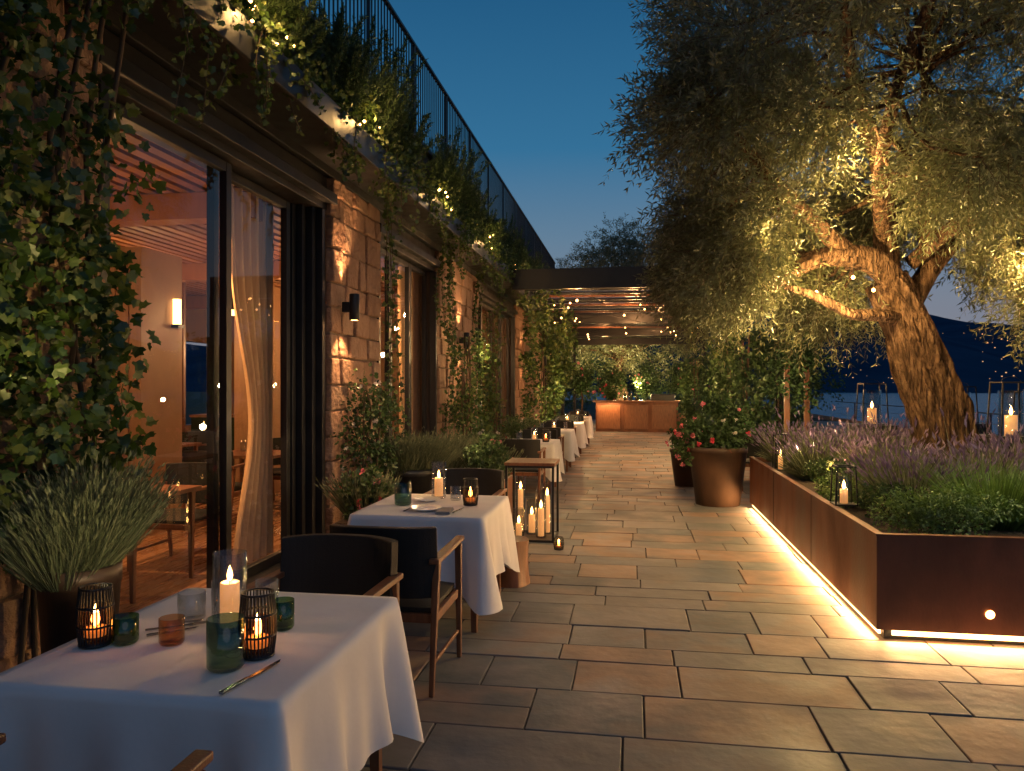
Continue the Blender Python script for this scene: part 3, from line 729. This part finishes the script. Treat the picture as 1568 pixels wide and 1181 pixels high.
o=g.obj('staked_citrus_tree',loc=(2.2,10.75,.0));point(o,(-.3,-.7,1.5),24,(1,.70,.32),.04)

def pot_prof(r0,r1,H,t=.03): return [(0,0),(r0,0),(r1*.97,H*.9),(r1,H*.9),(r1,H),(r1-t,H),(r1-t*1.2,H-.06),(0,H-.06)]
def potted(name,c,r0,r1,H,mat,fill):
    g=MB();g.lathe(pot_prof(r0,r1,H),(0,0,0),mat,36);g.lathe([(r1-.03,H-.055),(0,H-.05)],(0,0,0),m_soil,20);fill(g,H-.05);return g.obj(name,loc=c)
def f_ger(g,z):
    clumpy(g,(0,0,z+.30),(.46,.46,.36),18,220,.06,.8,OVAL,m_shrub,sub=.45)
    blooms(g,(-.05,-.1,z+.26),(.55,.55,.38),12,.05,m_red);blooms(g,(-.05,-.1,z+.26),(.55,.55,.38),8,.05,m_pink);blooms(g,(0,0,z+.35),(.45,.45,.4),12,.04,m_white)
    blooms(g,(-.48,-.1,z+.05),(.2,.2,.25),12,.055,m_pink);cloud(g,(-.42,-.1,z+.05),(.18,.2,.27),300,.06,.8,OVAL,m_shrub)
o=potted('potted_geranium',(1.12,10.45,0),.29,.39,.78,m_potd,f_ger);point(o,(-.7,-.8,1.4),9,(1,.62,.32),.03)
def f_small(g,z):
    clumpy(g,(0,0,z+.2),(.28,.28,.24),10,130,.06,.8,OVAL,m_shrub,sub=.45);blooms(g,(0,0,z+.22),(.32,.32,.26),18,.05,m_pink)
o=potted('potted_geranium',(.85,12.3,0),.2,.28,.6,m_potd,f_small)
def f_lav(g,z):
    for i in range(20):
        p,_=sph(1,(.14,.14,.12),.5);tuft(g,(p[0][0],p[0][1],z+.05+p[0][2]),.20,R(.30,.40),230,m_lav,w=.0045,spread=.85,bend=.0,flower=m_lav,fp=.7,fl=.04)
o=potted('potted_lavender',(-2.44,3.0,0),.12,.17,.80,m_potd,f_lav);spot(o,(.75,-.75,.95),(0,0,1.05),34,48,(1,.76,.38),.05)  # the spot is an added fill without a fixture, aimed at the lavender
def f_lav2(g,z):
    for i in range(10): tuft(g,(R(-.2,.2),R(-.2,.2),z),.28,R(.36,.5),230,m_lav,w=.008,spread=.9,bend=.06,flower=m_lav,fp=.4,fl=.05)
potted('potted_lavender',(-2.35,7.75,0),.24,.29,.72,m_black,f_lav2)
o=potted('potted_lavender',(-2.3,9.0,0),.26,.3,.6,m_potd,f_lav2);point(o,(.5,-.6,1.1),12,(1,.6,.3))
def trough(c,d,mat,H,fl=None,fl2=None):
    g=MB();x,y=d[0]/2,d[1]/2
    g.box((-x,-y,0),(x,y,H-.05),mat);g.box((-x-.01,-y-.01,H-.05),(x+.01,y+.01,H),mat);g.box((-x+.02,-y+.02,H),(x-.02,y-.02,H+.01),m_soil)
    clumpy(g,(0,0,H+.2),(x*1.2,y*1.1,.24),14,180,.055,.7,OVAL,m_shrub,sub=.45)
    for i in range(4):tuft(g,(R(-x,x)*.5,R(-y,y)*.8,H),.25,.4,180,m_lav,w=.008,spread=.8,bend=.06,flower=m_lav,fp=.4)
    if fl:blooms(g,(0,0,H+.2),(x*1.25,y*1.15,.28),8,.045,fl)
    if fl2:blooms(g,(0,0,H+.2),(x*1.25,y*1.15,.28),8,.045,fl2)
    return g.obj('planter_trough',loc=c,bevel=.006)
trough((-2.15,9.9,0),(.6,1.2,0),m_terra,.5,m_red,m_pink);trough((-1.75,8.9,0),(.5,.8,0),m_wood,.48,m_pink)
trough((-2.3,11.5,0),(.6,1.4,0),m_terra,.45,m_white,m_pink);trough((-2.3,15.5,0),(.6,2.4,0),m_potd,.5,m_red,m_white);trough((-2.4,6.4,0),(.35,.5,0),m_potd,.4,m_red,m_pink)

# ------------------------------------------------------------------ furniture
def chair_mesh():
    g=MB()
    for sx in(-1,1):
        g.beam((sx*.285,.27,0),(sx*.285,.25,.675),.026,.026,m_wood,.04,.04)
        g.beam((sx*.275,-.31,0),(sx*.285,-.24,.675),.026,.026,m_wood,.04,.045)
        g.beam((sx*.285,-.30,.69),(sx*.287,.29,.70),.055,.028,m_wood,.05,.026)
        g.beam((sx*.275,-.25,.385),(sx*.275,.24,.385),.025,.05,m_wood)
        g.beam((sx*.275,-.27,.16),(sx*.28,.25,.16),.018,.022,m_wood)
    g.beam((-.27,.245,.385),(.27,.245,.385),.025,.05,m_wood);g.beam((-.27,-.25,.385),(.27,-.25,.385),.025,.05,m_wood)
    n=12;V=[];
    for j in range(n+1):
        for i in range(n+1):
            u=i/n*2-1;v=j/n*2-1;V.append((u*.262,v*.255,.44+.035*(1-u**6)*(1-v**6)))
    f=[(j*(n+1)+i,j*(n+1)+i+1,(j+1)*(n+1)+i+1,(j+1)*(n+1)+i) for j in range(n) for i in range(n)]
    g.addk(V,f,m_leather,True);g.box((-.262,-.255,.412),(.262,.255,.4405),m_leather)
    nu,nv=20,6;V=[]
    for side in(0,1):
        for j in range(nv+1):
            for i in range(nu+1):
                u=i/nu*2-1;v=j/nv;z=.50+.37*v
                y=-.325+.085*abs(u)**3-.035*v+(.05 if side else 0);V.append((u*(.295-(.02 if side else 0)),y,z-(.008*u*u)))
    m=(nu+1)*(nv+1);f=[]
    for j in range(nv):
        for i in range(nu):
            a=j*(nu+1)+i;f.append((a,a+1,a+nu+2,a+nu+1));f.append((m+a,m+a+nu+1,m+a+nu+2,m+a+1))
    for i in range(nu):
        f.append((i,m+i,m+i+1,i+1));a=nv*(nu+1)+i;f.append((a,a+1,m+a+1,m+a))
    for j in range(nv):
        a=j*(nu+1);f.append((a,a+nu+1,m+a+nu+1,m+a));b=a+nu;f.append((b,m+b,m+b+nu+1,b+nu+1))
    g.addk(V,f,m_leather,False)
    return g.mesh('dining_armchair')
CH=chair_mesh()
def chair(x,y,rz): return inst(CH,'dining_armchair',(x,y,0),math.radians(rz),bevel=.006)

def table(cx,cy,wx=.92,wy=1.02,drop=.46,seed=0):
    r2=np.random.default_rng(seed+3)
    g=MB();z0=.75;hx,hy=wx/2,wy/2
    rc=.03
    N=44
    sides=[((-hx,-hy),(hx,-hy)),((hx,-hy),(hx,hy)),((hx,hy),(-hx,hy)),((-hx,hy),(-hx,-hy))]
    pts=[];nr_=[];dc=[];tt=[]
    L=0
    for a,b in sides:
        a=np.array(a);b=np.array(b);d=(b-a)/np.linalg.norm(b-a);nn=np.array([d[1],-d[0]]);ln=np.linalg.norm(b-a)
        for i in range(N):
            s=rc+(ln-2*rc)*i/(N-1);pts.append(a+d*s);nr_.append(nn);dc.append(min(s,ln-s));tt.append(L+s)
        c=b-d*rc-nn*rc
        for k in range(1,8):
            t=k/8*math.pi/2;v=nn*math.cos(t)+d*math.sin(t);pts.append(c+v*rc);nr_.append(v);dc.append(0.0);tt.append(L+ln)
        L+=ln
    pts=np.array(pts);nr_=np.array(nr_);dc=np.array(dc);tt=np.array(tt);n=len(pts)
    J=18;V=[]
    ph=r2.uniform(0,6.28,8)
    for j in range(J+1):
        s=j/J
        corner=np.exp(-(dc/.13)**2)
        fold=.028*np.sin(tt*17+ph[0]+.8*np.sin(tt*5+ph[1]))+.018*np.sin(tt*31+ph[2])
        near=np.exp(-((dc-.15)/.07)**2)
        off=s**.9*(.03+fold*(.4+.6*s)+corner*.06-near*.055)
        off=off+.003*min(1,s*20)
        dz=drop*s*(1+.30*corner+.025*np.sin(tt*6+ph[3]))
        if j==0: off=off*0
        xy=pts+nr_*off[:,None]
        V.append(np.stack([xy[:,0],xy[:,1],z0-dz-(.003 if j>0 else 0)*1],1))
    f=[(j*n+i,(j+1)*n+i,(j+1)*n+(i+1)%n,j*n+(i+1)%n) for j in range(J) for i in range(n)]
    V=np.concatenate(V)
    K=14;T=[]
    for k in range(K):
        s=1-k/K;xy=pts*s
        z=z0+(.0012*np.sin(xy[:,0]*14+ph[4])*np.sin(xy[:,1]*11+ph[5])+.0022*np.exp(-((xy[:,0]-.02)/.012)**2)+.0022*np.exp(-((xy[:,1]+.05)/.012)**2))*min(1,k)
        T.append(np.stack([xy[:,0],xy[:,1],z],1))
    T.append(np.array([[0,0,z0]]*n));T=np.concatenate(T)
    off=len(V)
    f+= [(off+k*n+i,off+k*n+(i+1)%n,off+(k+1)*n+(i+1)%n,off+(k+1)*n+i) for k in range(K) for i in range(n)]
    V=np.concatenate([V,T]);f=np.array(f);f[(f>=off)&(f<off+n)]-=off
    g.addk(V,f,m_cloth,True)
    g.box((-hx+.01,-hy+.01,.70),(hx-.01,hy-.01,.738),m_wood)
    for a in(-1,1):
        for b in(-1,1): g.beam((a*(hx-.07),b*(hy-.07),0),(a*(hx-.08),b*(hy-.08),.70),.035,.035,m_wood,.05,.05)
    return g.obj('dining_table',loc=(cx,cy,0))
table(-1.39,2.385,.92,1.04,.44,1)
table(-1.40,5.2,.90,1.0,.44,2)
chair(-1.40,3.17,180);chair(-1.30,4.05,0);chair(-1.32,1.40,0);chair(-1.40,6.15,180)
for i,y in enumerate((11.4,14.3,17.2,20.4)):
    table(-1.55,y,.8,.9,.42,5+i);chair(-1.55,y-.95,0);chair(-1.55,y+.85,180)
table(1.9,13.0,.8,.8,.42,12);chair(1.9,12.1,0)
def wtable(c,wx,wy):
    g=MB();g.box((-wx/2,-wy/2,.72),(wx/2,wy/2,.755),m_wood)
    for a in(-1,1):
        for b in(-1,1): g.beam((a*(wx/2-.06),b*(wy/2-.06),0),(a*(wx/2-.06),b*(wy/2-.06),.72),.03,.03,m_wood,.05,.05)
    g.obj('wooden_table',loc=c,bevel=.004)
for c in ((-3.95,5.3,.02),(-4.6,8.6,.02),(-6.3,6.2,.02),(-6.6,9.6,.02),(-5.2,12.2,.02)):
    wtable(c,.85,.85)
    for dy,rz in((-.75,0),(.75,180)):
        o=chair(c[0],c[1]+dy,rz);o.location[2]=.02

# ------------------------------------------------------------------ tableware and candles
def flame(g,z,s=1,c=(0,0)): g.lathe([(0,0),(.006*s,.006*s),(.0085*s,.016*s),(.006*s,.03*s),(.002*s,.042*s),(0,.048*s)],(c[0],c[1],z),m_flame,12)
def tumbler(r,h,t,z0=0): return [(0,z0),(r*.88,z0),(r,z0+.01),(r,h),(r-t,h),(r-t*1.1,z0+.014),(0,z0+.014)]
def hurricane(loc,r=.05,h=.26,ch=.15,wt=1.2,s=1):
    g=MB();g.lathe(tumbler(r,h,.004),(0,0,0),m_glass,32)
    g.lathe([(0,.016),(r*.58,.016),(r*.58,ch),(r*.52,ch+.004),(r*.2,ch-.004),(0,ch-.004)],(0,0,0),m_wax,24)
    g.tube([(0,0,ch-.004),(0,0,ch+.01)],.0015,m_black,5);flame(g,ch+.006,1.15*s)
    o=g.obj('hurricane_candle',loc=loc);point(o,(0,0,ch+.035),wt,(1,.47,.18),.012);return o
def votive(loc,r=.055,h=.19,wt=3.8):
    g=MB();n=30
    rf=lambda t:r*(.86+.14*math.sin(math.pi*min(1,t*1.08)))
    for k in range(n):
        a=2*math.pi*k/n;g.tube([(rf(t)*math.cos(a),rf(t)*math.sin(a),.008+t*(h-.012)) for t in (0,.25,.5,.75,1)],.0026,m_black,5)
    for z,rr in((0.002,r*.87),(h*.97,rf(1)),(h*.66,rf(.66)),(h*.33,rf(.33))):
        g.lathe([(rr-.003,z),(rr+.003,z),(rr+.003,z+.006),(rr-.003,z+.006)],(0,0,0),m_black,30,closed=True)
    g.lathe([(0,.002),(r*.86,.002),(r*.86,.012),(0,.012)],(0,0,0),m_black,24)
    g.lathe(tumbler(r*.72,h*.6,.002,.013),(0,0,0),m_amber,24)
    g.lathe([(0,.03),(r*.6,.03),(r*.6,h*.3),(0,h*.3)],(0,0,0),m_wax,20);flame(g,h*.3,1.6)
    o=g.obj('candle_votive',loc=loc);point(o,(0,0,h*.3+.03),wt,(1,.44,.17),.006);return o
def glass(loc,r,h,m):
    g=MB();g.lathe(tumbler(r,h,.003),(0,0,0),m,28);g.obj('drinking_glass',loc=loc)
def knife(a,b,name='table_knife'):
    g=MB();a=np.array(a);b=np.array(b);d=b-a;L=np.linalg.norm(d);d=d/L;ang=math.atan2(d[1],d[0])
    g.beam((0,0,.006),(L*.42,0,.006),.014,.007,m_steel,.011,.006)
    g.addk([(L*.42,-.005,.004),(L*.6,-.010,.003),(L*.92,-.008,.003),(L,.004,.003),(L*.42,.006,.004),(L*.42,-.005,.006),(L*.6,-.010,.005),(L*.92,-.008,.005),(L,.004,.005),(L*.42,.006,.006)],
      [(9,5,6,7,8)],m_steel)
    g.addk([(L*.42,-.005,.004),(L*.6,-.010,.004),(L*.92,-.008,.004),(L,.004,.004),(L*.42,.006,.004)],[(0,1,2,3,4)],m_steel)
    g.obj(name,loc=(a[0],a[1],a[2]),rz=ang,bevel=.001)
def fork(a,rz):
    g=MB();g.beam((0,0,.006),(.12,0,.006),.012,.004,m_steel,.006,.004);g.beam((.12,0,.006),(.15,0,.006),.008,.003,m_steel,.024,.003)
    for k in(-1.5,-.5,.5,1.5): g.beam((.15,k*.006,.006),(.195,k*.0065,.008),.003,.003,m_steel)
    g.obj('table_fork',loc=a,rz=rz)
def plate(a,r=.11):
    g=MB();g.lathe([(0,.002),(r*.6,.002),(r,.016),(r,.019),(r*.62,.007),(0,.006)],(0,0,0),m_china,32);g.obj('dinner_plate',loc=a)
def napkin(a,rz):
    g=MB();g.box((-.05,-.1,0),(.05,.1,.008),m_napkin);g.box((-.048,-.098,.009),(.046,.095,.016),m_napkin);g.obj('folded_napkin',loc=a,rz=rz,bevel=.003)
T=.7525
votive((-1.74,2.21,T));votive((-1.165,2.20,T),.056,.2)
hurricane((-1.38,2.41,T),.056,.27,.165,6)
glass((-1.21,2.09,T),.055,.15,m_blueg);glass((-1.655,2.24,T),.042,.088,m_green);glass((-1.50,2.26,T),.04,.085,m_amber)
glass((-1.21,2.46,T),.04,.10,m_green);glass((-1.58,2.5,T),.048,.10,m_glass);glass((-1.50,2.56,T),.035,.13,m_glass);glass((-1.3,2.52,T),.04,.15,m_glass)
knife((-1.115,1.90,T),(-1.07,2.17,T));fork((-1.66,2.35,T),.6);knife((-1.62,2.30,T),(-1.5,2.42,T))
votive((-1.14,5.2,T));hurricane((-1.45,5.5,T),.056,.27,.15,6);glass((-1.62,5.15,T),.06,.15,m_blueg);glass((-1.3,5.42,T),.04,.1,m_glass)
plate((-1.4,4.95,T));napkin((-1.25,4.9,T),.1);knife((-1.18,4.85,T),(-1.16,5.08,T));plate((-1.5,5.35,T),.1);fork((-1.52,4.85,T),1.5)
for i,y in enumerate((11.4,14.3,17.2,20.4)):
    hurricane((-1.5,y,T),.05,.20,.09,5,1.0);glass((-1.75,y+.1,T),.04,.12,m_glass);plate((-1.5,y-.28,T),.1);glass((-1.3,y+.2,T),.035,.14,m_glass)
    if i==0: votive((-1.3,y-.2,T),wt=1.5)
hurricane((1.85,13.0,T),.05,.22,.12,5,1.2)
g=MB();g.lathe([(0,0),(.038,0),(.038,.19),(.014,.24),(.014,.31),(0,.31)],(0,0,0),m_terra,16);g.obj('wine_bottle',loc=(1.65,12.95,T))
for p in ((-3.95,5.3,.778),(-4.6,8.6,.778),(-6.3,6.2,.778),(-6.6,9.6,.778)):
    hurricane(p,.04,.16,.08,2.0);plate((p[0]+.2,p[1]-.2,p[2]),.1);glass((p[0]-.2,p[1]+.1,p[2]),.035,.14,m_glass)

def floor_lantern(loc):
    g=MB();w_,h=.24,.78
    for a in(-1,1):
        for b in(-1,1): g.box((a*w_-.012,b*w_-.012,0),(a*w_+.012,b*w_+.012,h),m_black)
    for z in(0.0,h-.025):
        for s in(-1,1):
            g.box((-w_+.012,s*w_-.01,z+.002),(w_-.012,s*w_+.01,z+.024),m_black);g.box((s*w_-.01,-w_+.012,z+.002),(s*w_+.01,w_-.012,z+.024),m_black)
    g.box((-w_-.02,-w_-.02,h),(w_+.02,w_+.02,h+.03),m_wood)
    g.box((-w_+.011,-w_+.011,.006),(w_-.011,w_-.011,.02),m_black)
    return g.obj('floor_lantern',loc=loc,bevel=.002)
fl=floor_lantern((-1.05,7.85,0))
for dx,dy,r,h,ch in ((-.13,-.12,.055,.3,.14),(.1,-.1,.055,.5,.30),(-.02,.08,.06,.38,.20),(.14,.12,.05,.55,.40),(-.15,.14,.05,.6,.46)):
    hurricane((-1.05+dx,7.85+dy,.022),r,h,ch,6,s=1.5)
hurricane((-1.36,7.45,0),.05,.2,.11,6,1.4);votive((-.72,7.3,0),.05,.12,2)
g=MB();g.tube([(0,0,0),(0,0,.12),(0,0,.25),(0,0,.36)],[.15,.135,.135,.145],m_wood,28,rfn=lambda v,th:1+.04*np.sin(5*th+3*v)+.02*np.sin(11*th));g.obj('wooden_stump',loc=(-.98,6.0,0))
def lantern(loc,w_=.07,h=.28,wt=2.5,fs=1.5):
    g=MB();q=.009*(w_/.07)**.5
    for a in(-1,1):
        for b in(-1,1): g.beam((a*w_,b*w_,0),(a*w_*.85,b*w_*.85,h),q,q,m_black)
    for z,k in((.005,1),(h,.85)):
        for s in(-1,1): g.beam((-w_*k,s*w_*k,z),(w_*k,s*w_*k,z),q*1.1,q*1.1,m_black);g.beam((s*w_*k,-w_*k,z),(s*w_*k,w_*k,z),q*1.1,q*1.1,m_black)
    g.box((-w_,-w_,0),(w_,w_,.008),m_black)
    th=np.linspace(0,math.pi,9);g.tube([(w_*.6*math.cos(t),0,h+.06*math.sin(t)) for t in th],.003,m_black,5)
    g.lathe([(w_*.72,.012),(w_*.72,h*.85),(w_*.69,h*.85),(w_*.69,.012)],(0,0,0),m_glass,24);g.lathe([(0,.01),(w_*.36,.01),(w_*.36,h*.40),(0,h*.40)],(0,0,0),m_wax,16);flame(g,h*.40,fs)
    o=g.obj('candle_lantern',loc=loc);point(o,(0,0,h*.40+.04),wt,(1,.5,.2),.012)
lantern((1.62,6.2,.672),.08,.3,6)
lantern((1.72,9.3,.60),.08,.42,6,1.5)
def plinth(c,r=.2,h=.5):
    g=MB();g.box((-r,-r,0),(r,r,h),m_black);g.box((-r-.01,-r-.01,h),(r+.01,r+.01,h+.02),m_black);g.obj('lantern_plinth',loc=c,bevel=.004)
plinth((3.98,8.6,.2),.34,.85)
lantern((3.82,8.42,1.072),.16,.56,9,2.0);lantern((4.18,8.78,1.072),.13,.46,6,1.8)
plinth((3.15,10.7,.3),.25,.76);lantern((3.15,10.7,1.082),.16,.54,8,2.0)
plinth((4.5,11.3,.3),.25,.76);lantern((4.5,11.3,1.082),.15,.5,8,2.0)
